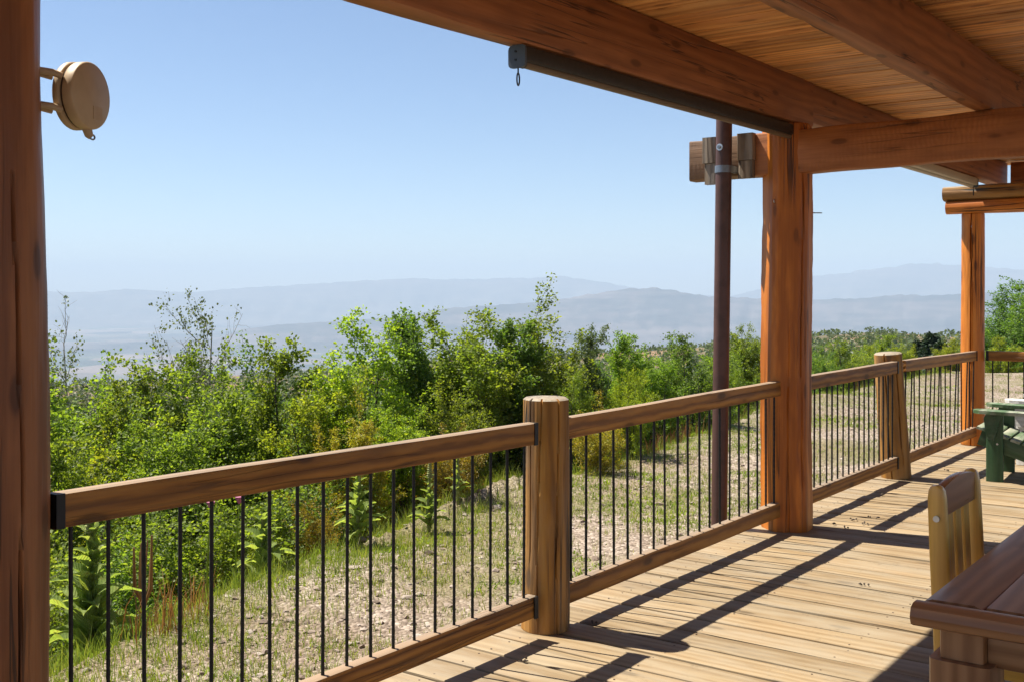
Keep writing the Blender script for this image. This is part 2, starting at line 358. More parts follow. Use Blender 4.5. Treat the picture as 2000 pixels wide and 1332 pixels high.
def build_ground():
    hd = math.atan2(SN, CS)
    ang = np.concatenate([np.linspace(-34, 34, 300), np.linspace(34, 326, 74)[1:-1]])*math.pi/180 + hd
    rad = np.concatenate([[0.0, .8, 1.6, 2.3], np.geomspace(2.9, 40, 150), np.geomspace(40, 340, 60)[1:], np.geomspace(340, 13500, 66)[1:]])
    A, Rg = np.meshgrid(ang, rad); X = Rg*np.cos(A); Y = Rg*np.sin(A); Z = ground_z(X, Y)
    nr, na = X.shape; i, j = np.meshgrid(np.arange(nr-1), np.arange(na), indexing='ij')
    q = np.stack([i*na + j, (i+1)*na + j, (i+1)*na + (j+1) % na, i*na + (j+1) % na], -1).reshape(-1, 4)
    me = npmesh('ground', np.stack([X, Y, Z], -1), q, smooth=True)
    e = Y - interp(X, EDGE)
    zone = np.stack([sst(-.6, 1.2, e + .5*fbm(X, Y, .8, 3)), sst(20, 90, Rg), sst(600, 1500, Rg), np.ones_like(X)], -1)
    at = me.color_attributes.new('zone', 'FLOAT_COLOR', 'POINT'); at.data.foreach_set('color', zone.astype(np.float32).ravel())
    s = NT('ground_mix')
    g = s.n('NewGeometry').outputs['Position']; zc = s.n('SeparateColor', {0: s.n('VertexColor', layer_name='zone').outputs[0]})
    vo = s.n('TexVoronoi', {'Vector': g, 'Scale': 42.0}); vo2 = s.n('TexVoronoi', {'Vector': g, 'Scale': 17.0})
    gr = s.ramp(s.n('SeparateColor', {0: vo.outputs[1]}).outputs[0], [(0, (.13, .098, .075)), (.4, (.235, .185, .145)), (.75, (.31, .25, .20)), (1, (.41, .345, .29))])
    n1 = s.noise(g, .9, 5, .6); n2 = s.noise(g, 6.0, 4, .6)
    gr = s.mix(s.math('MULTIPLY', s.step(n1, .45, .65), .45), gr, (.17, .115, .075))
    gsh = s.math('SUBTRACT', 1.0, vo.outputs[0])
    grass = s.ramp(n2, [(.3, (.09, .095, .03)), (.6, (.17, .15, .06)), (.8, (.24, .19, .09))])
    f = s.math('MAXIMUM', zc.outputs[0], s.math('MULTIPLY', s.step(s.noise(g, .55, 5, .62), .50, .64), .55))
    c = s.mix(f, gr, grass)
    n3 = s.noise(g, .045, 5, .6)
    hill = s.ramp(n3, [(.36, (.10, .085, .05)), (.5, (.15, .12, .07)), (.6, (.19, .125, .07)), (.7, (.27, .165, .095))])
    c = s.mix(zc.outputs[1], c, hill)
    gv = s.vmath('MULTIPLY', g, (1, 1, 0))
    fv = s.n('TexVoronoi', {'Vector': gv, 'Scale': .0034}); fcol = s.n('SeparateColor', {0: fv.outputs[1]}).outputs[0]
    fields = s.ramp(fcol, [(0, (.015, .022, .024)), (.25, (.06, .08, .05)), (.45, (.12, .095, .08)), (.7, (.20, .15, .125)), (.9, (.09, .10, .07))])
    big = s.noise(gv, .0009, 5, .65)
    val = s.mix(s.math('MULTIPLY', s.step(big, .46, .60), .75), fields, (.022, .032, .032))
    tn = s.noise(gv, .012, 4, .7)
    val = s.mix(s.math('MULTIPLY', s.step(tn, .66, .74), .6), val, (.26, .23, .22))
    c = s.mix(zc.outputs[2], c, val)
    h = s.math('ADD', s.math('MULTIPLY', gsh, .6), s.math('ADD', s.math('MULTIPLY', vo2.outputs[0], .3), n2))
    s.finish(c, .9, s.bump(h, .9, .025), .2)
    link('ground', me, s.m); return tag(bpy.data.objects['ground'], 'pale gravel and dry soil falling away to a wide valley', 'ground', kind='structure')
build_ground()

def mountains(name, label, depth, thick, floor, prof, base_col, seed, gul):
    """ridge line as (degrees from view axis, height) at the given distance; real slopes front and back"""
    hd = math.atan2(SN, CS)
    az = np.linspace(-50, 50, 420); zr = interp(az, prof)
    tt = np.linspace(-1, 1, 46)
    AZ, T = np.meshgrid(az, tt); ZR = interp(AZ, prof)
    pr = np.where(T < 0, (1+T)**1.25, (1-T)**1.1)
    D = depth + thick*T + thick*.2*fbm(AZ, AZ*0+seed, .21, 3)
    X = D*np.cos(hd - np.radians(AZ)); Y = D*np.sin(hd - np.radians(AZ))
    hgt = (ZR - floor)
    gl = np.abs(fbm(AZ + .6*T, T*2+seed, 2.3, 4))
    Z = floor - 8 + (hgt + 8)*pr*(1 - gul*gl*(1-pr)) + hgt*.018*fbm(AZ, T*3+seed, 5.0, 3)*pr
    na = len(az); i, j = np.meshgrid(np.arange(len(tt)-1), np.arange(na-1), indexing='ij')
    q = np.stack([i*na+j, i*na+j+1, (i+1)*na+j+1, (i+1)*na+j], -1).reshape(-1, 4)
    me = npmesh(name, np.stack([X, Y, Z], -1), q, smooth=True)
    s = NT(name+'_mat'); g = s.n('NewGeometry').outputs['Position']
    n = s.noise(s.vmath('MULTIPLY', g, (.8, .8, 9)), .0020, 7, .68); n2 = s.noise(g, .011, 5, .65)
    c = s.ramp(s.math('ADD', s.math('MULTIPLY', n, .75), s.math('MULTIPLY', n2, .25)), base_col)
    s.finish(c, .95, None, .1)
    return tag(link(name, me, s.m), label, 'mountains', kind='structure')
DA, DB = 11500., 6600.
mountains('far_mountains', 'pale blue far mountain range along the horizon', DA, 1500, -300,
    [(-50, 60), (-38, 10), (-30, 40)] + [(-22.71, 11.4), (-20.88, 1.5), (-19.47, 36.8), (-17.79, 16.8), (-16.09, 1.5), (-14.35, 43.0), (-11.57, 74.9), (-9.51, 101.7), (-7.94, 123.3), (-6.37, 139.7), (-4.79, 156.1), (-3.46, 140.3), (-1.86, 145.8), (-0.53, 151.3), (1.6, 161.9), (2.53, 177.8), (3.46, 151.0), (4.79, 108.1), (6.37, 49.3), (8.73, -24.9), (11.31, -35.2), (13.09, 53.6), (15.59, 181.8), (16.82, 206.3), (18.03, 240.5), (19.94, 288.1), (21.11, 295.9), (22.26, 268.8), (23.84, 246.1), (25.6, 204.1)] + [(32, 120), (50, 200)],
    [(.3, (.05, .06, .06)), (.5, (.11, .10, .09)), (.7, (.19, .165, .14))], 2.0, .5)
mountains('mid_mountains', 'bluish rounded ridge with tan slopes rising from the valley', DB, 1000, -300,
    [(-50, -290), (-20, -290), (-15, -272)] + [(-13.85, -210.1), (-11.57, -188.0), (-9.51, -174.1), (-6.37, -154.1), (-4.79, -120.9), (-3.46, -93.5), (-1.07, -75.2), (1.07, -56.8), (2.66, -35.3), (3.99, -7.7), (5.58, 22.9), (7.42, 35.0), (8.47, 13.6), (9.76, -13.6), (11.31, -25.6), (13.09, -28.4), (15.35, -39.9), (17.55, -27.8), (19.47, -7.2), (20.64, -12.9), (22.49, -4.2), (24.06, 12.7), (25.6, 1.5)] + [(32, 20), (50, 60)],
    [(.36, (.012, .020, .022)), (.47, (.05, .05, .048)), (.56, (.11, .09, .085)), (.72, (.18, .145, .13))], 5.0, .45)

# haze: even air in a closed box round everything
hb = MB(); hb.box((0, 0, 9), (27600, 40000, 640))
hz = hb.build('haze', None); hz.rotation_euler.z = math.atan2(SN, CS)
s = NT('haze_air'); pv = s.n('VolumePrincipled', {'Color': (.63, .79, 1.0, 1), 'Density': 1.7e-4, 'Anisotropy': 0.0})
s.t.links.new(pv.outputs[0], s.out.inputs[1]); hz.data.materials.append(s.m); tag(hz, kind='stuff')

# ------------------------------------------------------------------ porch: deck, posts, beams, roof, railing
deck = empty('deck'); tag(deck, 'sun-bleached plank deck of the porch', 'deck', kind='structure')
DX0, DX1, DY0, DY1 = -1.2, 12.1, -1.5, 2.95
x = DX0; i = 0; nails = MB(); rn = random.Random(11); seams = []
while x < DX1:
    wdt = .178 + rn.uniform(-.005, .005); gap = rn.choice((.011, .014, .016, .021)); dz = rn.uniform(-.004, .002); sk = rn.uniform(-.003, .003)
    y1 = DY1 + rn.uniform(-.02, .02)
    timber('board', (x+wdt/2+sk, DY0, -.019+dz), (x+wdt/2-sk, y1, -.019+dz), wdt, .038, M_deck, deck, r=.005, wob=.0035, step=.35, seed=i*3.1, freq=1.7)
    for yy in (2.82, 2.22, 1.62, 1.02, .42):
        for xx in (.03, wdt-.03):
            if rn.random() < .9:
                a, b_ = x+xx+rn.uniform(-.008, .008), yy+rn.uniform(-.012, .012)
                nails.rings([[(a+.0042*math.cos(t), b_+.0042*math.sin(t), z) for t in [k*math.pi/3 for k in range(6)]] for z in (dz-.004, dz+.0016)])
    x += wdt + gap; i += 1
tag(nails.build('nail_heads', M_nail, deck), kind='stuff')
for k, yy in enumerate((2.85, 2.22, 1.62, 1.02, .42, -.2, -.8, -1.4)):
    timber('deck_joist', (DX0, yy, -.14), (DX1, yy, -.14), .045, .19, M_rail, deck, r=.003, wob=.001, step=2.0)

PI = math.pi
def post(label, x, y, z0, z1, r0, r1, m=M_post, **kw):
    top = kw.pop('top', (x, y))
    o = logpost('log_post', (x, y, z0), (top[0], top[1], z1), r0, r1, m, **kw)
    return tag(o, label, 'post')
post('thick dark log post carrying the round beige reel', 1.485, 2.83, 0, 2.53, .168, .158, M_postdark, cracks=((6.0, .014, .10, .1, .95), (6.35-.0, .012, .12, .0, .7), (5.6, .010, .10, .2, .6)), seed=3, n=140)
post('short weathered railing post with flat sawn top, between the reel post and the brown pole', 4.045, 2.805, 0, 1.03, .108, .101, M_postweather, cracks=((5.05, .008, .20, .03, 1), (5.85, .011, .16, .0, 1), (4.6, .007, .16, .35, 1)), seed=8, n=130)
post('tall orange hewn log post notched around the cross beam', 6.672, 2.760, 0, 2.555, .163, .156, cracks=((5.75, .012, .10, .1, .9), (5.2, .008, .08, .0, .5)), seed=12, n=120, rough=.007, flat=((4.01, .140), (5.12, .146), (.12, .146)))
post('short leaning weathered railing post with flat sawn top, beyond the tall hewn post', 9.02, 2.80, 0, 1.01, .118, .108, M_postweather, top=(8.95, 2.845), seed=21, n=110, cracks=((4.75, .018, .08, 0, 1), (5.6, .012, .1, .1, .9)))
post('orange log post at the porch corner under the stacked logs', 11.42, 2.80, 0, 2.27, .112, .106, seed=26, n=84, cracks=((4.75, .02, .06, 0, 1), (4.9, .008, .08, .2, .9)))

def beam(name, P, Q, w, h, m, label, **kw): return tag(timber(name, P, Q, w, h, m, **kw), label, 'beam')
beam('edge_beam', (-1.3, 2.72, 2.6675), (6.86, 2.72, 2.6995), .13, .355, M_beam, 'heavy dark brown edge beam above the long black roller shade', h2=.291, r=.02, wob=.012, chip=.004, freq=.8)
beam('edge_beam', (6.865, 2.73, 2.715), (12.28, 2.73, 2.715), .13, .26, M_beam, 'edge beam continuing beyond the tall hewn post to the porch corner', r=.02, wob=.010, chip=.004, freq=.8)
beam('roof_joist', (-1.3, 1.56, 2.675), (6.80, 1.56, 2.675), .095, .30, M_beam, 'dark roof joist with pale chipped lower edge, resting on the cross beam', r=.012, wob=.012, chip=.006, step=.12, freq=1.2)
beam('roof_joist', (6.805, 1.56, 2.675), (12.2, 1.56, 2.675), .095, .30, M_beam, 'roof joist continuing inward behind the cross beam', r=.012, wob=.010, chip=.005)
beam('roof_joist', (-1.3, .3, 2.675), (12.2, .3, 2.675), .095, .30, M_beam, 'roof joist over the middle of the deck', r=.012, wob=.010)
beam('cross_beam', (6.625, 3.395, 2.366), (6.625, -.5, 2.405), .12, .268, M_hewn, 'rough sawn cross beam tied into the tall hewn post', r=.014, wob=.014, chip=.003, step=.1, h2=.272, freq=2)
beam('cross_log', (11.36, 3.05, 2.462), (11.36, -.5, 2.462), .19, .145, M_postweather, 'upper of two stacked weathered logs on the porch corner post', r=.055, wob=.012)
beam('cross_log', (11.36, 3.02, 2.325), (11.36, -.5, 2.325), .20, .128, M_post, 'lower of two stacked logs directly on the porch corner post', r=.05, wob=.014)
beam('end_log', (12.18, 2.60, 2.672), (12.18, -.5, 2.672), .15, .31, M_beam, 'short brown end log butting the edge beam beyond the corner post', r=.04, wob=.01)
beam('edge_beam', (-1.3, -.43, 2.69), (12.28, -.43, 2.69), .13, .285, M_beam, 'unseen back beam at the shortened rear edge of the porch roof', r=.02, wob=.01)  # out of view, along the invented rear edge; no wall stands behind it

roof = empty('porch_roof', (0, 0, 2.845)); tag(roof, 'plank ceiling of the porch roof', 'roof')  # rear edge cut short behind the camera so bounced light reaches the ceiling
x = -1.4; i = 0
while x < 12.5:
    wdt = .165 + rn.uniform(-.003, .003)
    timber('ceiling_plank', (x+wdt/2, -.5, .011+rn.uniform(-.002, .002)), (x+wdt/2, 2.84, .011+rn.uniform(-.002, .002)), wdt, .022, M_plank, roof, r=.004, wob=.0025, step=.5, seed=i*2.3)
    x += wdt + rn.choice((.005, .007, .010)); i += 1
b = MB(); b.box((5.55, 1.17, .075), (14.0, 3.4, .09)); b.build('roof_sheet', M_roof, roof)  # unseen solid slab over the planks, added to block light from above
b = MB(); b.box((5.55, 2.885, .06), (14.0, .03, .15)); b.build('fascia_board', M_beam, roof)

def ribbed_bar(z0, z1):
    b = MB(); n = max(2, int((z1-z0)/.016)); rg = []
    for i in range(n+1):
        z = z0 + (z1-z0)*i/n; r = .0068 if i % 2 else .0060
        rg.append([(r*math.cos(a), r*math.sin(a), z) for a in [k*PI/3 for k in range(6)]])
    b.rings(rg); return b
BARMESH = {}
def railing(label, P0, P1, zt0, zt1, zb, nb, brackets, lean=0.0, yt=None, first=.06):
    """one railing section from P0 to P1 (x,y), bars between top and bottom rail"""
    P0, P1 = Vector(P0), Vector(P1); L = (P1-P0).length; d = (P1-P0)/L
    o = empty('railing_section', (P0.x, P0.y, 0), math.atan2(d.y, d.x)); tag(o, label, 'railing', 'railing sections round the porch')
    timber('top_rail', (0, 0, zt0-.047), (L, 0, zt1-.047), .056, .094, M_rail, o, r=.008, wob=.003, step=.2)
    timber('bottom_rail', (0, 0, zb-.046), (L, 0, zb-.046), .052, .092, M_rail, o, r=.007, wob=.003, step=.2)
    key = round(zt0-zb, 3)
    for k in range(nb):
        t = first/L + (1-2*first/L)*k/(nb-1)
        z1 = zt0 + (zt1-zt0)*t - .08; 
        if 'm' not in BARMESH:
            bb = ribbed_bar(0, .68); ob = bb.build('baluster', M_bar, o, auto=60); BARMESH['m'] = ob.data
        else: ob = link('baluster', BARMESH['m'], None, o)
        ob.location = (t*L + rn.uniform(-.003, .003), rn.uniform(-.002, .002), zb-.02)
        ob.rotation_euler = (rn.uniform(-.004, .004), lean + rn.uniform(-.005, .005), rn.uniform(0, 3)); ob.scale = (1, 1, (z1-zb+.02)/.68)
    for (xx, zz, wz) in brackets:
        bb = MB(); bb.box((xx, -.030, zz), (.026, .006, wz)); bb.box((xx + (.01 if xx > L/2 else -.01), 0, zz), (.006, .064, wz))
        bb.build('bracket', M_bracket, o)
    return o
RY = 2.765
railing('railing section between the reel post and the short weathered post', (1.645, RY), (3.885, RY), .958, .936, .188, 19, ((.012, .911, .094), (2.228, .889, .096), (2.228, .142, .094), (.012, .142, .094)))
railing('railing section in front of the brown steel pole', (4.125, RY), (6.55, RY), .934, .944, .187, 19, ((2.413, .897, .096), (2.413, .141, .094)))
railing('railing section between the tall hewn post and the leaning post', (6.87, RY), (8.875, RY), .945, .948, .187, 18, ((1.993, .901, .096), (1.993, .141, .094)))
railing('railing section between the leaning post and the corner log post', (9.07, RY), (11.335, RY), .946, .924, .187, 17, ((2.253, .877, .096),), lean=-.03)
railing('railing section turning inward from the corner log post', (11.42, 2.67), (11.42, -1.3), .926, .926, 187e-3, 29, ((.012, .879, .096),))

# ------------------------------------------------------------------ things fixed to the porch
def roller(label, x0, x1, y, z, near_first, mcase, mtube):
    o = empty('roller_shade', (x0, y, z)); tag(o, label, 'roller shade'); L = x1-x0
    timber('case', (0.012, 0, -.036), (L-.012, 0, -.036), .080, .070, mcase, o, r=.012, wob=.0005, step=.6)
    b = MB(); b.tube([(0.03, -.012, -.074), (L*.5, -.012, -.0755), (L-.005, -.012, -.074)], .018, 16); b.build('fabric_roll', mtube, o, auto=60)
    b = MB(); b.tube([(0.012, -.012, -.074), (0.03, -.012, -.074)], .021, 14); b.build('roll_cap', M_black, o, auto=50)
    b = MB(); sec = rrect(.088, .096, .02, 4)
    b.rings([[(xx, yy, zz-.046) for yy, zz in sec] for xx in (0, .012)]); pl = b.build('end_plate', M_slate, o, auto=40)
    for zz in (-.025, -.06):
        b = MB(); b.tube([(-.004, .005, zz), (.002, .005, zz)], .005, 8); b.build('screw', M_bracket, pl)
    hk = MB(); pts = [(.01, 0, -.09), (.01, 0, -.11)] + [(.01 + .009*math.sin(a), 0, -.14 + .026*math.cos(a)) for a in [k*PI/7 for k in range(15)]]
    hk.tube(pts, .0035, 6); hk.build('crank_hook', M_bracket, o, auto=60)
    return o
roller('long black roller shade rolled up under the edge beam', 3.69, 6.56, 2.705, 2.523, True, M_black, M_tube)
r1 = bpy.data.objects['roller_shade']; r1.rotation_euler = (0, -.0075, 0)
r2 = roller('beige roller shade rolled up beneath the edge beam at the porch corner', 0, 3.75, 2.715, 2.50, False, M_tube2, M_tube2)
r2.location = (11.05, 2.70, 2.58); r2.rotation_euler = (0, 0, PI)

# steel pole outside the railing, held to the beam tail
o = empty('steel_pole', (6.445, 3.09, -.7)); tag(o, 'brown rusty steel pole strapped between two wood blocks', 'pole')
b = MB(); b.tube([(0, .04, 0), (0, .02, 1.4), (0, .0, 2.8), (0, -.01, 3.7)], .051, 24); b.build('pipe', M_pole, o, auto=60)
b = MB(); b.tube([(0, .0, 2.955), (0, .0, 3.0)], .0545, 24); b.build('strap', M_steel, o, auto=50)
b = MB(); b.box((.055, -.045, 2.978), (.11, .006, .045)); b.box((.055, .045, 2.978), (.11, .006, .0451)); b.build('strap_tab', M_steel, o)
b = MB(); b.tube([(-.048, .0, 3.114), (-.058, .0, 3.114)], .022, 16); ws = b.build('washer', M_zinc, o, auto=40)
b = MB(); b.tube([(-.056, .0, 3.114), (-.070, .0, 3.114)], .011, 6); b.build('bolt_head', M_steel, ws)
def block(label, y, z0, z1, w, th=.055):
    return tag(timber('wood_block', (6.563-th/2, y, z0), (6.563-th/2, y, z1), th, w, M_grey, up=(0, 1, 0), r=.003, wob=.0015), label, 'block')
block('grey upper wood block on the outer side of the steel pole', 3.225, 2.333, 2.501, .093)
block('grey lower wood block on the outer side of the steel pole', 3.215, 2.196, 2.33, .089, .045)
block('tan split wood block on the inner side of the steel pole', 2.974, 2.336, 2.507, .106)
block('dark lower wood block on the inner side of the steel pole', 2.974, 2.222, 2.333, .096, .045)

# round beige reel on the first post
n_ = Vector((.42, -.907, 0)).normalized()
o = empty('cord_reel', (1.765, 2.775, 2.045), math.atan2(n_.y, n_.x)); tag(o, 'round beige drum reel bracketed to the dark log post', 'reel')
def drum(x0, x1, r, bev):
    b = MB(); rg = []
    for xx, rr in ((x0, r-bev), (x0+bev*.4, r-bev*.3), (x0+bev, r), (x1-bev, r), (x1-bev*.4, r-bev*.3), (x1, r-bev)):
        rg.append([(xx, rr*math.cos(a), rr*math.sin(a)) for a in [k*2*PI/40 for k in range(40)]])
    b.rings(rg); return b
drum(-.022, .012, .0935, .005).build('front_case', M_reel, o, auto=35)
drum(-.052, -.028, .0945, .006).build('back_case', M_reel, o, auto=35)
drum(-.034, -.018, .088, .002).build('seam_ring', M_cone, o, auto=35)
b = MB(); b.box((.0125, -.018 + .045, -.045), (.002, .042, .036)); b.build('raised_label', M_reel, o)
for zz in (.047, -.045):
    b = MB(); b.tube([(-.025, -.085, zz-.006), (-.04, -.105, zz), (-.062, -.125, zz+.002), (-.075, -.15, zz+.004)], [.009, .010, .010, .011], 8)
    b.tube([(-.055, -.085, zz-.01), (-.07, -.11, zz-.006), (-.082, -.14, zz-.004)], .007, 8)
    b.build('bracket_arm', M_reel, o, auto=50)
b = MB(); b.tube([(-.01, .01, -.09), (-.005, .012, -.108), (0, .014, -.113)], [.014, .012, .009], 8); sp = b.build('cord_outlet', M_reel, o, auto=50)
b = MB(); b.tube([(.0, .02 + .012*math.cos(a), -.112 + .007*math.sin(a)) for a in [k*2*PI/12 for k in range(13)]], .0026, 6); b.build('pull_ring', M_steel, sp, auto=60)
# small hooks
for (lab, P) in (('small white cup hook high on the tall hewn post', (6.525, 2.775, 2.06)), ('small white cup hook on the corner log post', (11.31, 2.78, 2.13))):
    b = MB(); b.tube([(0, 0, .014), (-.012, 0, .014)] + [(-.012 - .009*math.sin(a), 0, .005 + .009*math.cos(a)) for a in [k*PI/6 for k in range(9)]], .0028, 6)
    tag(b.build('cup_hook', M_zinc, loc=P, auto=60), lab, 'hook')
b = MB(); b.tube([(0, 0, 0), (.05, -.065, 0)], .0035, 6); tag(b.build('nail', M_steel, loc=(6.755, 2.645, 2.0)), 'bare nail sticking out of the tall hewn post', 'nail')

# ------------------------------------------------------------------ furniture
t = empty('dining_table', (2.775, .80, 0)); tag(t, 'thick varnished wooden table with bullnose edge', 'table')
for k in range(6):
    w_ = .15; timber('top_board', (0, -w_/2 - k*(w_+.0006), .722), (1.95, -w_/2 - k*(w_+.0006), .722), w_, .055, M_table, t, r=.026 if k in (0, 5) else .002, wob=.0006, step=.6)
timber('end_board', (-.040, .004, .722), (-.040, -.909, .722), .084, .0552, M_table, t, r=.0265, wob=.001, step=.4)
for (lx, ly) in ((.085, -.085), (.085, -.82), (1.83, -.085), (1.83, -.82)):
    lg = timber('leg', (lx, ly, 0), (lx, ly, .60), .15, .15, M_table, t, up=(0, 1, 0), r=.022, wob=.002)
    timber('leg_neck', (lx, ly, .601), (lx, ly, .694), .105, .105, M_table, t, up=(0, 1, 0), r=.01, wob=.001)
timber('apron', (.085, -.14, .64), (.085, -.765, .64), .05, .10, M_table, t, r=.006, wob=.001)
timber('apron', (.14, -.085, .64), (1.775, -.085, .64), .05, .10, M_table, t, r=.006, wob=.001)

def dining_chair(x, y):
    o = empty('dining_chair', (x, y, 0), 0); tag(o, 'pine chair with three back slats tucked at the table', 'chair')
    W = .405
    for sx in (-1, 1):
        b = MB(); rg = []; th = .034
        prof = [(0, -.02, .058), (.25, -.012, .060), (.45, -.004, .060), (.70, .008, .058), (.86, .015, .054), (.885, .016, .046), (.896, .017, .034), (.90, .018, .020)]
        for z, cy, w_ in prof:
            rg.append([(z, sx*W/2 + xx, cy + yy) for xx, yy in rrect(th, w_, .0079)])
        b.rings(rg); up = b.build('back_post', M_chair, o, auto=45, mw=frame((0, 0, 0), (0, 0, 1), (0, 1, 0))[0])
        b = MB(); xx = sx*W/2 + sx*.021; b.tube([(.80, xx - sx*.002, .012), (.80, xx + sx*.004, .012)], .010, 12); b.build('screw_cap', M_zinc, up, auto=40)
        timber('front_leg', (sx*W/2, -.40, 0), (sx*W/2, -.40, .40), .042, .06, M_chair, o, up=(0, 1, 0), r=.007, wob=.001)
        timber('side_rail', (sx*W/2, -.37, .37), (sx*W/2, -.045, .37), .03, .06, M_chair, o, r=.005, wob=.001)
    b = MB(); rg = []
    for k in range(13):
        u = -1 + 2*k/12; zt = .893 + .016*(1-u*u); rg.append([(u*(W/2-.022), .012 + yy - .0*(1-u*u), (zt+.80)/2 + zz*(zt-.80)) for yy, zz in [(a, c) for a, c in rrect(.026, 1.0, .010)]])
    b.rings(rg); b.build('crest_rail', M_crest, o, auto=45)
    for k in (-1, 0, 1):
        timber('slat', (k*.098, -.004, .43), (k*.098, .012, .802), .062, .016, M_chair, o, up=(0, 1, 0), r=.005, wob=.0008)
    timber('lower_back_rail', (-W/2+.02, -.004, .43), (W/2-.02, -.004, .43), .03, .06, M_chair, o, r=.005, wob=.0008)
    timber('seat', (-W/2+.022, -.22, .415), (W/2-.022, -.22, .415), .42, .024, M_chair, o, r=.01, wob=.001)
    return o
dining_chair(3.735, .955)

def adirondack(label, x, y, rz, mm, mt):
    o = empty('adirondack_chair', (x, y, 0), rz); tag(o, label, 'chair')
    W = .60
    for sx in (-1, 1):
        timber('front_leg', (sx*W/2, 0, 0), (sx*W/2, 0, .535), .03, .125, mm, o, up=(0, 1, 0), r=.004, wob=.001)
        timber('side_rail', (sx*(W/2-.032), .115, .345), (sx*(W/2-.032), -.80, .035), .03, .125, mm, o, r=.004, wob=.001)
        b = MB(); b.rings([[(sx*W/2 + xx, yy, zz) for yy, zz in [(-.06, .535), (.06, .535), (.075, .50), (.055, .34), (.0, .33)]] for xx in (sx*.0155, sx*.045)]); b.build('arm_bracket', mm, o)
        # paddle arm
        pts = [(-.075, -.72), (-.075, -.2), (-.09, .02), (-.085, .10), (-.055, .145), (0, .16), (.055, .145), (.085, .10), (.09, .02), (.05, -.35), (.035, -.72)]
        b = MB(); b.rings([[(sx*W/2 + px*sx*-1*-1, py, .5365 + th + (py)*.02) for px, py in pts] for th in (0, .004, .022, .026)]); b.build('arm', mt, o)
        timber('rear_leg', (sx*(W/2+.001), -.56, 0), (sx*(W/2+.001), -.56, .52), .03, .08, mm, o, up=(0, 1, 0), r=.004, wob=.001)
        for (yy, zz) in ((.02, .40), (-.02, .30)):
            b = MB(); b.tube([(sx*(W/2+.014), yy, zz), (sx*(W/2+.020), yy, zz)], .008, 8); b.build('bolt', M_zinc, o)
    for k in range(7):
        u = k/6; yy = .10 - u*.50; zz = .412 - u*.170
        timber('seat_slat', (-W/2-.01, yy, zz), (W/2+.01, yy, zz), .072, .02, mt, o, up=(0, -.3, 1), r=.004, wob=.001)
    for k in range(6):
        xx = -.25 + k*.10; top = .98 - .018*(k-2.5)**2
        timber('back_slat', (xx*.92, -.42, .235), (xx*1.12, -.42 - (top-.235)*.45, top), .086, .02, mm, o, up=(0, 1, .3), r=.005, wob=.001)
    timber('back_brace', (-W/2-.02, -.62, .52), (W/2+.02, -.62, .52), .06, .03, mm, o, r=.004, wob=.001)
    timber('front_stretcher', (-W/2+.02, .03, .20), (W/2-.02, .03, .20), .03, .09, mm, o, r=.004, wob=.001)
    return o
adirondack('worn green slatted armchair facing the railing', 9.58, 2.13, R(4), M_green, M_greentop)
adirondack('white painted slatted armchair beyond the green one', 10.62, 2.09, R(-3), M_white, M_white)

# bits lying on the deck
lit = MB()
for (X, Y) in ((3.62, 2.62), (4.2, 2.66), (6.93, 2.52), (6.85, 2.45), (7.15, 2.5), (7.3, 2.42), (8.15, 2.63), (9.6, 2.55), (7.05, 2.38), (5.6, 1.9), (6.2, 1.2)):
    for k in range(rn.choice((2, 3))):
        a = rn.uniform(0, 6.3); L = rn.uniform(.008, .03); p = Vector((X + rn.uniform(-.03, .03), Y + rn.uniform(-.03, .03), .006)); d = Vector((math.cos(a), math.sin(a), rn.uniform(0, .3)))*L
        lit.tube([p, p + d*.5 + Vector((0, 0, .004)), p + d], [.003, .006, .002], 6)
tag(lit.build('deck_litter', M_cone), 'dry leaf and cone crumbs scattered on the deck', 'litter', kind='stuff')

# ------------------------------------------------------------------ vegetation
def tubes_np(lines, nseg):
    """many tapered polylines -> one mesh"""
    V, Q, off = [], [], 0; ang = np.arange(nseg)*2*np.pi/nseg
    for pts, r0, r1 in lines:
        pts = np.asarray(pts); n = len(pts); t = np.gradient(pts, axis=0); t /= np.linalg.norm(t, axis=1, keepdims=True)+1e-9
        ref = np.where(np.abs(t[:, 2:3]) > .9, [[1., 0, 0]], [[0, 0, 1.]]); u = np.cross(t, ref); u /= np.linalg.norm(u, axis=1, keepdims=True)+1e-9; v = np.cross(t, u)
        r = np.linspace(r0, r1, n)[:, None, None]
        ring = pts[:, None, :] + r*(u[:, None, :]*np.cos(ang)[None, :, None] + v[:, None, :]*np.sin(ang)[None, :, None])
        V.append(ring.reshape(-1, 3))
        i, j = np.meshgrid(np.arange(n-1), np.arange(nseg), indexing='ij')
        Q.append((np.stack([i*nseg+j, i*nseg+(j+1) % nseg, (i+1)*nseg+(j+1) % nseg, (i+1)*nseg+j], -1).reshape(-1, 4)) + off); off += n*nseg
    return np.concatenate(V), np.concatenate(Q)

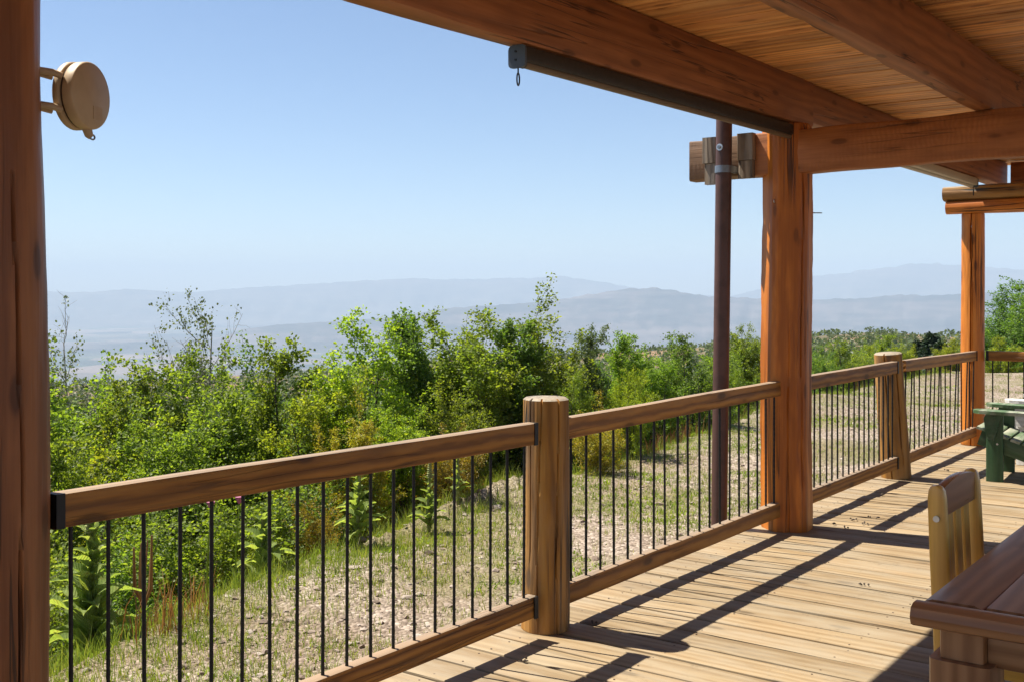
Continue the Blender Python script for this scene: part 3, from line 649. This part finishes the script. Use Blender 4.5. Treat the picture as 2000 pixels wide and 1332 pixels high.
LEAF = np.array([(0, 0, 0), (.30, .30, .07), (.72, .36, .05), (1, 0, -.10), (.72, -.36, .05), (.30, -.30, .07)])
QUAD = np.array([(0, 0, 0), (.5, .42, .06), (1, 0, -.06), (.5, -.42, .06)])
def leaves_np(P, D, size, rs, upb=.6, wide=1.0, quad=False):
    """P positions, D growth directions -> folded leaf faces"""
    n = len(P); d = D + rs.randn(n, 3)*.65; d[:, 2] -= .15; d /= np.linalg.norm(d, axis=1, keepdims=True)+1e-9
    nm = rs.randn(n, 3)*.75; nm[:, 2] += upb; nm -= d*(nm*d).sum(1, keepdims=True); nm /= np.linalg.norm(nm, axis=1, keepdims=True)+1e-9
    b = np.cross(nm, d); s = (size*rs.uniform(.5, 1.4, n))[:, None, None]
    L = (QUAD if quad else LEAF)[None]
    V = P[:, None, :] + s*(L[..., 0:1]*d[:, None] + wide*L[..., 1:2]*b[:, None] + L[..., 2:3]*nm[:, None])
    if quad: return V.reshape(-1, 3), np.arange(n*4).reshape(-1, 4)
    k = np.arange(n)[:, None]*6
    Q = np.concatenate([k + np.array([[0, 1, 2, 3]]), k + np.array([[0, 3, 4, 5]])], 1).reshape(-1, 4)
    return V.reshape(-1, 3), Q

def tree_mesh(name, seed, H, W, stems, prim, twigs, lpt, leaf, low=.15, lean=.35, bare=0.0, droop=0.0, r0=.05, spread=1.0, tz=.35, quad=False):
    rs = np.random.RandomState(seed); big, mids, small, LP, LD = [], [], [], [], []
    for sI in range(stems):
        a = rs.uniform(0, 2*np.pi); h = H*(1.0 if sI == 0 else rs.uniform(.62, .97)); n = 10; t = np.linspace(0, 1, n)[:, None]
        out = np.array([np.cos(a), np.sin(a), 0])*(W*lean*rs.uniform(.4, 1.1) if sI else W*.08)
        pts = np.array([rs.uniform(-.08, .08), rs.uniform(-.08, .08), 0]) + out*t**1.15 + np.array([0, 0, h])*t + np.cumsum(rs.randn(n, 3)*.022*H/4*np.array([1, 1, .3]), 0)*(t > 0)
        rr = r0*rs.uniform(.7, 1.1)*H/4; big.append((pts, rr, rr*.14))
        for p in range(prim):
            tt = low + (1-low)*((p+rs.rand())/prim); f = tt*(n-1); i0 = int(min(f, n-2)); st = pts[i0] + (pts[i0+1]-pts[i0])*(f-i0)
            az = rs.uniform(0, 2*np.pi); el = rs.uniform(.10, .8) + .35*tt; L = (W*.5*(1.0-.34*tt)*rs.uniform(.55, 1.15) + .10*H/4)*spread
            d = np.array([np.cos(az)*np.cos(el), np.sin(az)*np.cos(el), np.sin(el)]); m = 6; q = np.linspace(0, 1, m)[:, None]
            bp = st + d*L*q + np.array([0, 0, tz*L])*q**2 - np.array([0, 0, droop*L])*q**2 + np.cumsum(rs.randn(m, 3)*.03*L, 0)*(q > 0)
            mids.append((bp, max(.004, rr*.34*(1-.6*tt)), .003))
            isbare = rs.rand() < bare
            for w_ in range(twigs):
                g = (.25 + .75*(w_+rs.rand())/twigs)*(m-1); j0 = int(min(g, m-2)); s2 = bp[j0] + (bp[j0+1]-bp[j0])*(g-j0)
                dd = d*.7 + rs.randn(3)*.6; dd[2] += .25; dd /= np.linalg.norm(dd); l2 = rs.uniform(.16, .42)*min(1.2, .5+L*.6)
                tp = s2 + dd*l2*np.linspace(0, 1, 4)[:, None] + np.cumsum(rs.randn(4, 3)*.018, 0)*np.array([[0], [1], [1], [1]])
                small.append((tp, .0035, .0015))
                if isbare and rs.rand() < .85: continue
                k = max(2, int(lpt*rs.uniform(.5, 1.4))); u = rs.uniform(.15, 1.05, k)[:, None]
                LP.append(tp[0] + (tp[3]-tp[0])*u + rs.randn(k, 3)*.05); LD.append(np.repeat(dd[None], k, 0))
    v1, q1 = tubes_np(big, 7); v2, q2 = tubes_np(mids, 4); v3, q3 = tubes_np(small, 3)
    tm = npmesh(name+'_trunk', np.concatenate([v1, v2, v3]), np.concatenate([q1, q2+len(v1), q3+len(v1)+len(v2)]), smooth=True)
    lv, lq = leaves_np(np.concatenate(LP), np.concatenate(LD), leaf, rs, quad=quad)
    cm = npmesh(name+'_crown', lv, lq)
    tm.materials.append(M_bark); cm.materials.append(L_oak)
    return tm, cm, float(np.percentile(lv[:, 2], 99.6))

KINDS = {
 'oak':   [tree_mesh('oak', 10+k, 4.0, 2.3, 4, 15, 10, 46, .049, low=.20) for k in range(4)],
 'slim':  [tree_mesh('slim', 30+k, 4.0, 1.3, 2, 21, 10, 48, .048, low=.25, r0=.05, lean=.2) for k in range(3)],
 'dense': [tree_mesh('dense', 40+k, 4.0, 3.0, 5, 15, 10, 42, .056, low=.12, quad=True) for k in range(3)],
 'bush':  [tree_mesh('bush', 50+k, 2.0, 2.0, 8, 9, 7, 32, .045, quad=True, low=.05, lean=.45, r0=.03) for k in range(4)],
 'aspen': [tree_mesh('aspen', 60+k, 5.0, 2.0, 3, 18, 8, 16, .045, low=.35, bare=.2) for k in range(2)],
 'snag':  [tree_mesh('snag', 66, 5.0, 2.6, 5, 15, 9, 20, .045, low=.35, bare=.35, lean=.32)],
}
tcount = {}
rn = random.Random(77)
def plant(name, kind, X, Y, top, label, group, leaf=None, wid=1.0, rz=None, var=None, bark=None, cat='tree', sink=.05):
    z = float(ground_z(X, Y)) - sink; h = max(.5, top - z); vs = KINDS[kind]; k = tcount.get(kind, 0); tcount[kind] = k+1
    tm, cm, H = vs[k % len(vs) if var is None else var]
    o = empty(name, (X, Y, z), rn.uniform(0, 6.28) if rz is None else rz); sch = h/H; o.scale = (sch*wid, sch*wid, sch)
    a = link('trunk', tm, None, o); c = link('crown', cm, None, o)
    if leaf: c.material_slots[0].link = 'OBJECT'; c.material_slots[0].material = leaf
    if bark: a.material_slots[0].link = 'OBJECT'; a.material_slots[0].material = bark
    return tag(o, label, cat, group)

G1 = 'oak trees growing below the gravel edge'
TREES = [
 ('oak_tree', 'oak', 6.638, 10.364, 0.617, 1.2, 'o', 'mid green oak next to the reel post, lower than its neighbours', None),
 ('oak_tree', 'oak', 6.669, 9.482, 0.692, 1.1, 'o', 'mid green oak with a narrow pointed top beside the half-bare tree', None),
 ('oak_tree', 'oak', 7.433, 9.289, 0.858, 1.2, 'o', 'mid green oak directly in front of the half-bare tree', None),
 ('oak_tree', 'slim', 7.49, 8.371, 0.999, 1.0, 'o', 'slender mid green oak with a feathery top', None),
 ('oak_tree', 'oak', 7.989, 9.379, 0.774, 1.1, 'd', 'dark green oak between the half-bare tree and the feathery slender oak', None),
 ('oak_tree', 'oak', 7.397, 7.657, 0.645, 1.1, 'l', 'low yellow-green oak in front of the gap over the valley', None),
 ('oak_tree', 'oak', 7.977, 7.713, 1.213, 1.2, 'l', 'yellow-green oak with a broad bright top', None),
 ('oak_tree', 'slim', 8.62, 7.685, 1.243, 0.95, 'd', 'very slender dark oak standing free against the valley', None),
 ('oak_tree', 'oak', 9.333, 7.562, 1.243, 1.35, 'o', 'mid green oak with a broad even top behind the first railing section', None),
 ('oak_tree', 'dense', 9.929, 7.596, 1.093, 1.2, 'o', 'rounded mid green oak leaning against the tallest oak', None),
 ('oak_tree', 'oak', 10.65, 7.462, 1.44, 1.35, 'o', 'tallest oak, rising behind the short weathered post', None),
 ('oak_tree', 'slim', 10.085, 7.386, 1.14, 1.2, 'd', 'slender dark oak close beside the tallest oak', None),
 ('oak_tree', 'slim', 10.992, 7.001, 1.065, 0.8, 'a', 'sparse grey-green slender oak with thin twigs showing', None),
 ('oak_tree', 'slim', 12.089, 7.199, 0.947, 1.0, 'o', 'slender mid green oak beside the sparse grey-green one', None),
 ('oak_tree', 'dense', 13.898, 7.275, 0.866, 1.25, 'd', 'large rounded dark oak beside the brown steel pole', None),
 ('oak_tree', 'oak', 13.201, 7.376, 0.663, 1.2, 'o', 'mid green oak in front of the large rounded dark oak', None),
 ('oak_tree', 'dense', 10.863, 6.334, 0.616, 0.9, 'l', 'bright yellow-green rounded oak below the large dark oak', None),
 ('oak_tree', 'oak', 10.046, 6.597, 0.607, 1.0, 'o', 'low mid green oak under the sparse grey-green one', None),
 ('oak_tree', 'oak', 17.72, 7.993, 0.881, 1.2, 'o', 'mid green oak between the steel pole and the tall hewn post', None),
 ('oak_tree', 'dense', 16.563, 7.876, 0.495, 1.0, 'o', 'low rounded oak directly behind the steel pole', None),
 ('oak_tree', 'dense', 23.578, 8.481, 0.406, 1.2, 'o', 'rounded mid green oak just past the tall hewn post', None),
 ('oak_tree', 'dense', 21.4, 8.063, 0.272, 1.0, 'd', 'low dark oak half hidden by the tall hewn post', None),
 ('oak_tree', 'oak', 25.938, 8.654, 0.17, 1.3, 'l', 'yellow-green oak behind the leaning post', None),
 ('oak_tree', 'oak', 30.468, 9.256, 0.077, 1.2, 'l', 'yellow-green oak beyond the top of the leaning post', None),
 ('oak_tree', 'dense', 31.173, 8.302, 0.216, 1.2, 'l', 'rounded yellow-green oak beside the conifers', None),
 ('oak_tree', 'dense', 30.976, 6.887, 0.286, 1.3, 'l', 'rounded yellow-green oak past the corner log post', None),
 ('oak_tree', 'oak', 36.646, 7.629, 1.785, 1.5, 'd', 'tall dark oak past the corner log post', None),
 ('oak_tree', 'dense', 35.11, 6.342, 1.649, 1.5, 'd', 'dark spreading oak beyond the tall dark oak', None),
 ('aspen_tree', 'aspen', 8.41, 13.855, 0.977, 1.0, 'a', 'sparse grey-green tree standing beyond the reel post', None),
 ('aspen_tree', 'snag', 8.914, 11.492, 1.422, 0.85, 'a', 'half-bare tree with grey branches rising above the oaks', None),
 ('oak_tree', 'oak', 7.459, 6.731, 0.43, 1.1, 'l', 'yellow-green several-stemmed oak on the slope beyond the railing', 'yellow-green several-stemmed oaks'),
 ('oak_tree', 'oak', 6.896, 6.821, 0.518, 1.1, 'y', 'yellowing several-stemmed oak on the slope beyond the railing', 'yellowing several-stemmed oaks'),
 ('oak_tree', 'dense', 8.325, 6.906, 0.546, 1.0, 'o', 'mid green rounded bushy oak on the slope beyond the railing', 'mid green rounded bushy oaks'),
 ('oak_tree', 'oak', 5.993, 8.042, 0.473, 1.2, 'o', 'mid green several-stemmed oak on the slope beyond the railing', 'mid green several-stemmed oaks'),
 ('oak_tree', 'dense', 5.021, 8.347, 0.286, 1.1, 'o', 'mid green rounded bushy oak on the slope beyond the railing', 'mid green rounded bushy oaks'),
 ('oak_tree', 'oak', 6.396, 11.533, 0.774, 1.2, 'o', 'mid green several-stemmed oak on the slope beyond the railing', 'mid green several-stemmed oaks'),
 ('oak_tree', 'oak', 5.931, 12.161, 0.83, 1.2, 'o', 'mid green several-stemmed oak on the slope beyond the railing', 'mid green several-stemmed oaks'),
 ('oak_tree', 'bush', 9.516, 5.968, 0.432, 1.2, 'y', 'yellowing small bushy oak on the slope beyond the railing', 'yellowing small bushy oaks'),
 ('oak_tree', 'bush', 7.554, 6.267, 0.292, 1.0, 'y', 'yellowing small bushy oak on the slope beyond the railing', 'yellowing small bushy oaks'),
 ('oak_tree', 'bush', 6.011, 6.336, -0.12, 0.9, 'y', 'yellowing small bushy oak on the slope beyond the railing', 'yellowing small bushy oaks'),
]
for (nm, kind, X, Y, top, wid, lf, label, grp) in TREES:
    plant(nm, kind, X, Y, top, label, grp, {'d': L_dark, 'l': L_lime, 'y': L_yellow, 'a': L_aspen, 'o': None}[lf], wid, bark=M_barkgrey if lf == 'a' else None)
# undergrowth filling the slope between the oaks and the gravel
for k in range(46):
    X = -1.5 + 27*(k+rn.random())/46; Y = float(interp(X, EDGE)) + rn.uniform(.9, 2.4); z = float(ground_z(X, Y))
    plant('green_shrub', 'bush', X, Y, z + rn.uniform(.75, 1.35), 'low leafy shrub along the gravel edge below the oaks', 'low shrubs along the gravel edge', rn.choice((None, None, L_lime, L_dark)), rn.uniform(1.1, 1.5), cat='shrub')
for k in range(44):
    X = -2 + 36*(k+rn.random())/44; Y = float(interp(X, EDGE)) + rn.uniform(2.6, 7.5); z = float(ground_z(X, Y))
    plant('understory_oak', 'dense', X, Y, min(z + rn.uniform(1.8, 2.7), .20), 'bushy young oak filling the slope under the taller trees', 'young oaks on the slope', rn.choice((None, None, L_dark, L_lime)), rn.uniform(1.0, 1.35))

def conifer(X, Y, top, w, label):
    z = float(ground_z(X, Y)); H = top - z; rs = np.random.RandomState(int(X*10)); o = empty('conifer', (X, Y, z))
    tv, tq = tubes_np([(np.array([(0, 0, 0), (0, 0, H*.5), (0.02, 0, H)]), .09, .01)], 7); tm = npmesh('conifer_trunk', tv, tq, smooth=True); link('trunk', tm, M_bark, o)
    n = 3800; t = rs.rand(n)**.75; lay = np.floor(t*17)/17 + .02*rs.randn(n); a = rs.rand(n)*6.283; a = np.round(a*2.2)/2.2 + rs.randn(n)*.14 + lay*9; r = w*(1-t)*np.sqrt(rs.rand(n))*1.0 + .03
    P = np.stack([r*np.cos(a), r*np.sin(a), H*(.04+.96*lay) - .22*r], -1); D = np.stack([np.cos(a), np.sin(a), -.1+0*a], -1)
    lv, lq = leaves_np(P, D, np.full(n, .16), rs, .9, .5); link('crown', npmesh('conifer_crown', lv, lq), L_conifer, o)
    tag(o, label, 'tree')
conifer(39.17, 10.942, 0.086, 1.5, 'tallest dark conifer behind the far oaks')
conifer(40.955, 11.892, -0.249, 1.3, 'dark conifer beside the tallest conifer, away from the corner post')
conifer(38.324, 10.405, -0.187, 1.1, 'smallest dark conifer next to the tallest one')


# far scrub on the ridges, one mass
def scrub():
    rs = np.random.RandomState(5); hd = math.atan2(SN, CS); n = 12500
    Rr = 34*np.exp(rs.rand(n)**.8*math.log(330/34)); az = np.radians(rs.uniform(-33, 36, n)); X = Rr*np.cos(hd-az); Y = Rr*np.sin(hd-az)
    e = Y - interp(X, EDGE); keep = ((e > 14) | (X > 40)) & (fbm(X, Y, .045, 3) + .5*rs.randn(n) > -.9); X, Y, Rr = X[keep], Y[keep], Rr[keep]; n = len(X)
    Z = ground_z(X, Y); sz = rs.uniform(.45, 1.25, n)*(.8+.25*(Rr > 150)); m = 30
    P = rs.randn(n, m, 3); P /= np.linalg.norm(P, axis=2, keepdims=True); P[:, :, 2] = np.abs(P[:, :, 2]); P *= rs.uniform(.55, 1.1, (n, m, 1))
    D = P.copy(); P = P*sz[:, None, None]*np.array([1.25, 1.25, 1.15]) + np.stack([X, Y, Z-.1], -1)[:, None]
    lv, lq = leaves_np(P.reshape(-1, 3), D.reshape(-1, 3), np.repeat(sz, m)*.62, rs, .9, 1.1, True)
    tag(link('hillside_scrub', npmesh('hillside_scrub', lv, lq), L_scrub), 'dark green scrub covering the ridges towards the valley', 'scrub', kind='stuff')
scrub()

# gravel stones
def stones():
    rs = np.random.RandomState(9); n = 21000
    d = 3.2 + 18*rs.rand(n)**1.7; az = np.radians(rs.uniform(-27, 27, n)); hd = math.atan2(SN, CS); X = d*np.cos(hd-az); Y = d*np.sin(hd-az)
    e = Y - interp(X, EDGE); keep = (Y > 2.97) & (e < .35) & (fbm(X, Y, 1.1, 3) + .5*rs.randn(n) > -.5); X, Y = X[keep], Y[keep]; n = len(X)
    Z = ground_z(X, Y); s_ = .006 + .020*rs.rand(n)**3.0; s_ = np.where(rs.rand(n) < .01, s_*1.9, s_)
    import itertools
    ph = (1+5**.5)/2; ico = np.array([(-1, ph, 0), (1, ph, 0), (-1, -ph, 0), (1, -ph, 0), (0, -1, ph), (0, 1, ph), (0, -1, -ph), (0, 1, -ph), (ph, 0, -1), (ph, 0, 1), (-ph, 0, -1), (-ph, 0, 1)])/1.9
    fc = np.array([(0,11,5),(0,5,1),(0,1,7),(0,7,10),(0,10,11),(1,5,9),(5,11,4),(11,10,2),(10,7,6),(7,1,8),(3,9,4),(3,4,2),(3,2,6),(3,6,8),(3,8,9),(4,9,5),(2,4,11),(6,2,10),(8,6,7),(9,8,1)])
    a = rs.rand(n)*6.28; V = ico[None]*(s_[:, None, None])*rs.uniform(.6, 1.35, (n, 12, 1))*np.stack([rs.uniform(.8, 1.5, n), rs.uniform(.7, 1.1, n), rs.uniform(.35, .75, n)], -1)[:, None]
    c, q = np.cos(a)[:, None], np.sin(a)[:, None]; Vx = V[..., 0]*c - V[..., 1]*q; Vy = V[..., 0]*q + V[..., 1]*c
    V = np.stack([Vx + X[:, None], Vy + Y[:, None], V[..., 2] + (Z + s_*.15)[:, None]], -1)
    me = npmesh('gravel_stones', V, None, (fc[None] + np.arange(n)[:, None, None]*12).reshape(-1, 3))
    s = NT('stone'); ri = s.n('NewGeometry').outputs['Random Per Island']
    cc = s.ramp(ri, [(0, (.13, .098, .075)), (.35, (.22, .168, .132)), (.7, (.28, .225, .185)), (1, (.38, .33, .285))])
    s.finish(cc, .85, None, .25); tag(link('gravel_stones', me, s.m), 'loose pinkish grey gravel stones outside the railing', 'gravel', kind='stuff')
stones()

def blades(name, n, zone, hgt, wid, m, label, seed, tuft=7, bend=.35):
    """grass: tufts of bent tapering blades; zone(X,Y,rs)->keep"""
    rs = np.random.RandomState(seed); hd = math.atan2(SN, CS)
    d = 3.3 + 24*rs.rand(n)**1.35; az = np.radians(rs.uniform(-27, 28, n)); X = d*np.cos(hd-az); Y = d*np.sin(hd-az)
    k = zone(X, Y, rs) & (Y > 3.0); X, Y = X[k], Y[k]; h0 = hgt(X, Y, rs)
    X = np.repeat(X, tuft) + rs.randn(len(X)*tuft)*.035; Y = np.repeat(Y, tuft) + rs.randn(len(Y)*tuft)*.035; h = np.repeat(h0, tuft)*rs.uniform(.5, 1.2, len(X)); n = len(X)
    Z = ground_z(X, Y) - .01; a = rs.rand(n)*6.28; b = rs.uniform(.05, bend, n)*h*2; dx, dy = np.cos(a), np.sin(a); w_ = wid*rs.uniform(.6, 1.3, n)
    ta = rs.rand(n)*6.28; sx, sy = np.cos(ta)*w_, np.sin(ta)*w_
    v = np.stack([np.stack([X-sx, Y-sy, Z], -1), np.stack([X+sx, Y+sy, Z], -1), np.stack([X+dx*b*.3+sx*.8, Y+dy*b*.3+sy*.8, Z+h*.6], -1), np.stack([X+dx*b*.3-sx*.8, Y+dy*b*.3-sy*.8, Z+h*.6], -1), np.stack([X+dx*b, Y+dy*b, Z+h], -1)], 1)
    kk = np.arange(n)[:, None]*5
    me = npmesh(name, v, kk + np.array([[0, 1, 2, 3]]), kk + np.array([[3, 2, 4]]))
    return tag(link(name, me, m), label, 'grass', kind='stuff')
def eof(X, Y): return Y - interp(X, EDGE)
def z_sparse(X, Y, rs):
    e = eof(X, Y); return (e < .2) & (fbm(X, Y, 1.1, 3)*.9 + .45*rs.randn(len(X)) + .25*sst(-2.5, 0, e) + .34*sst(5, 11, X) > .06)
blades('short_grass', 62000, z_sparse, lambda X, Y, r: r.uniform(.02, .065, len(X)), .0022, L_grass, 'thin patchy grass growing through the gravel', 21, 8)
def z_weed(X, Y, rs):
    e = eof(X, Y); return (e < .4) & (fbm(X+7, Y-3, 1.7, 3)*.8 + .35*rs.randn(len(X)) + .3*sst(-3, 0, e) > .62)
blades('ground_weeds', 26000, z_weed, lambda X, Y, r: r.uniform(.02, .06, len(X)), .005, L_oak, 'low green weeds in patches on the gravel', 31, 9, .9)
def z_edge(X, Y, rs):
    e = eof(X, Y); return (e > -.9) & (e < 1.6) & (rs.rand(len(X)) < .3 + .7*sst(-.9, .1, e))
blades('tall_grass', 52000, z_edge, lambda X, Y, r: r.uniform(.05, .22, len(X))*(.35+.65*sst(-.8, .5, eof(X, Y))), .0018, L_grass, 'taller yellowing grass along the gravel edge', 22, 6, .3)
def z_dry(X, Y, rs):
    e = eof(X, Y); return (e > -.2) & (e < 1.2) & (fbm(X, Y, .8, 2) > .35) & (rs.rand(len(X)) < .30)
blades('dry_weeds', 34000, z_dry, lambda X, Y, r: r.uniform(.12, .36, len(X)), .003, L_dry, 'rusty brown dry weeds among the grass', 23, 6, .25)

# mulleins with big felted leaves
def mleaf(seed):
    rs = random.Random(seed); V, Q = [], []
    for i in range(9):
        t = i/8; w_ = .25*math.sin(PI*min(1, t*.93+.06))**.8*(1-.25*t); x_ = t; zz = .30*math.sin(t*2.2) - .30*t*t
        for j in range(5):
            u = (j-2)/2; V.append((x_, w_*u, zz + .13*abs(u)*(1-.5*t) + .035*math.sin(i*1.9+j*1.7+seed)*abs(u) + .02*math.sin(i*1.3+seed*2)))
    for i in range(8):
        for j in range(4): Q.append((i*5+j, i*5+j+1, (i+1)*5+j+1, (i+1)*5+j))
    me = npmesh('leaf', V, Q, smooth=True); me.materials.append(L_mullein); return me
ML = [mleaf(k) for k in range(4)]
def mullein(X, Y, h, nl, size, label, spike=.28):
    z = float(ground_z(X, Y)); o = empty('mullein', (X, Y, z), rn.uniform(0, 6)); tag(o, label, 'plant', 'mulleins along the gravel edge')
    b = MB(); b.tube([(0, 0, -.05), (.01, 0, h*.5), (.0, .01, h)], [.018, .014, .010], 8); b.build('stalk', M_spike, o, auto=60)
    if spike:
        b = MB(); rg = []
        for i in range(26):
            t = i/25; r_ = .019*(1-.55*t)*(1+.25*math.sin(i*2.4)); rg.append([(r_*(1+.3*rn.random())*math.cos(a), .01+r_*(1+.3*rn.random())*math.sin(a), h-.02 + spike*t) for a in [k*2*PI/9 for k in range(9)]])
        b.rings(rg); b.build('flower_spike', M_spike, o)
    for k in range(nl):
        t = k/(nl-1); lf = link('leaf', ML[k % 4], None, o); s_ = size*(1.0 - .72*t**1.2)*rn.uniform(.8, 1.15)
        lf.location = (0, 0, .03 + (h-.05)*t**1.05); lf.rotation_euler = (rn.uniform(-.25, .25), -(.35 + .65*t + rn.uniform(-.3, .3)), k*2.4 + rn.uniform(-.3, .3)); lf.scale = (s_, s_*rn.uniform(.85, 1.2), s_)
mullein(3.425, 5.357, 0.78, 42, 0.36, 'largest mullein with broad pale leaves beside the reel post', 0.16)
mullein(4.851, 5.62, 0.48, 26, 0.28, 'drooping mullein without a flower spike behind the gravel crest', 0)
mullein(5.78, 5.665, 0.52, 28, 0.23, 'upright mullein beside rusty dry weeds with a yellow spike', 0.18)
mullein(6.462, 5.576, 0.46, 24, 0.19, 'slim upright mullein with a short pale spike on the gravel edge', 0.15)
mullein(7.266, 5.954, 0.38, 16, 0.15, 'small mullein beside the slim upright one', 0.12)

# dead brown stalk and thistles
def stalk(X, Y, h, label, m, head):
    z = float(ground_z(X, Y)); o = empty('seed_stalk' if head == 'seed' else 'thistle', (X, Y, z)); tag(o, label, 'plant')
    b = MB(); b.tube([(0, 0, -.05), (.01, .01, h*.5), (.03, 0, h)], [.007, .006, .004], 6); b.build('stem', m, o, auto=60)
    b = MB()
    if head == 'seed':
        for k in range(5):
            a = k*1.3; b.tube([(.01, .01, h*.45), (.05*math.cos(a), .05*math.sin(a), h*.62), (.055*math.cos(a), .055*math.sin(a), h*(.85+.05*k))], [.008, .013, .006], 7)
    else:
        rg = [[(.03 + r_*math.cos(t), r_*math.sin(t), h + zz) for t in [q*PI/5 for q in range(10)]] for zz, r_ in ((-.01, .006), (.0, .014), (.012, .017), (.02, .024), (.034, .028), (.040, .018))]; b.rings(rg)
    b.build('seed_head' if head == 'seed' else 'flower', M_pink if head != 'seed' else L_dry, o, auto=50)
stalk(4.096, 5.85, .75, 'dead brown seed stalk rising from the shrubs', L_dry, 'seed')
stalk(4.583, 5.576, 0.191-float(ground_z(4.583, 5.576))-.03, 'pink thistle flower on a thin stem, shorter', L_oak, 'thistle')
stalk(4.474, 5.722, 0.159-float(ground_z(4.474, 5.722))-.03, 'pink thistle flower on a thin stem, beside another thistle', L_oak, 'thistle')
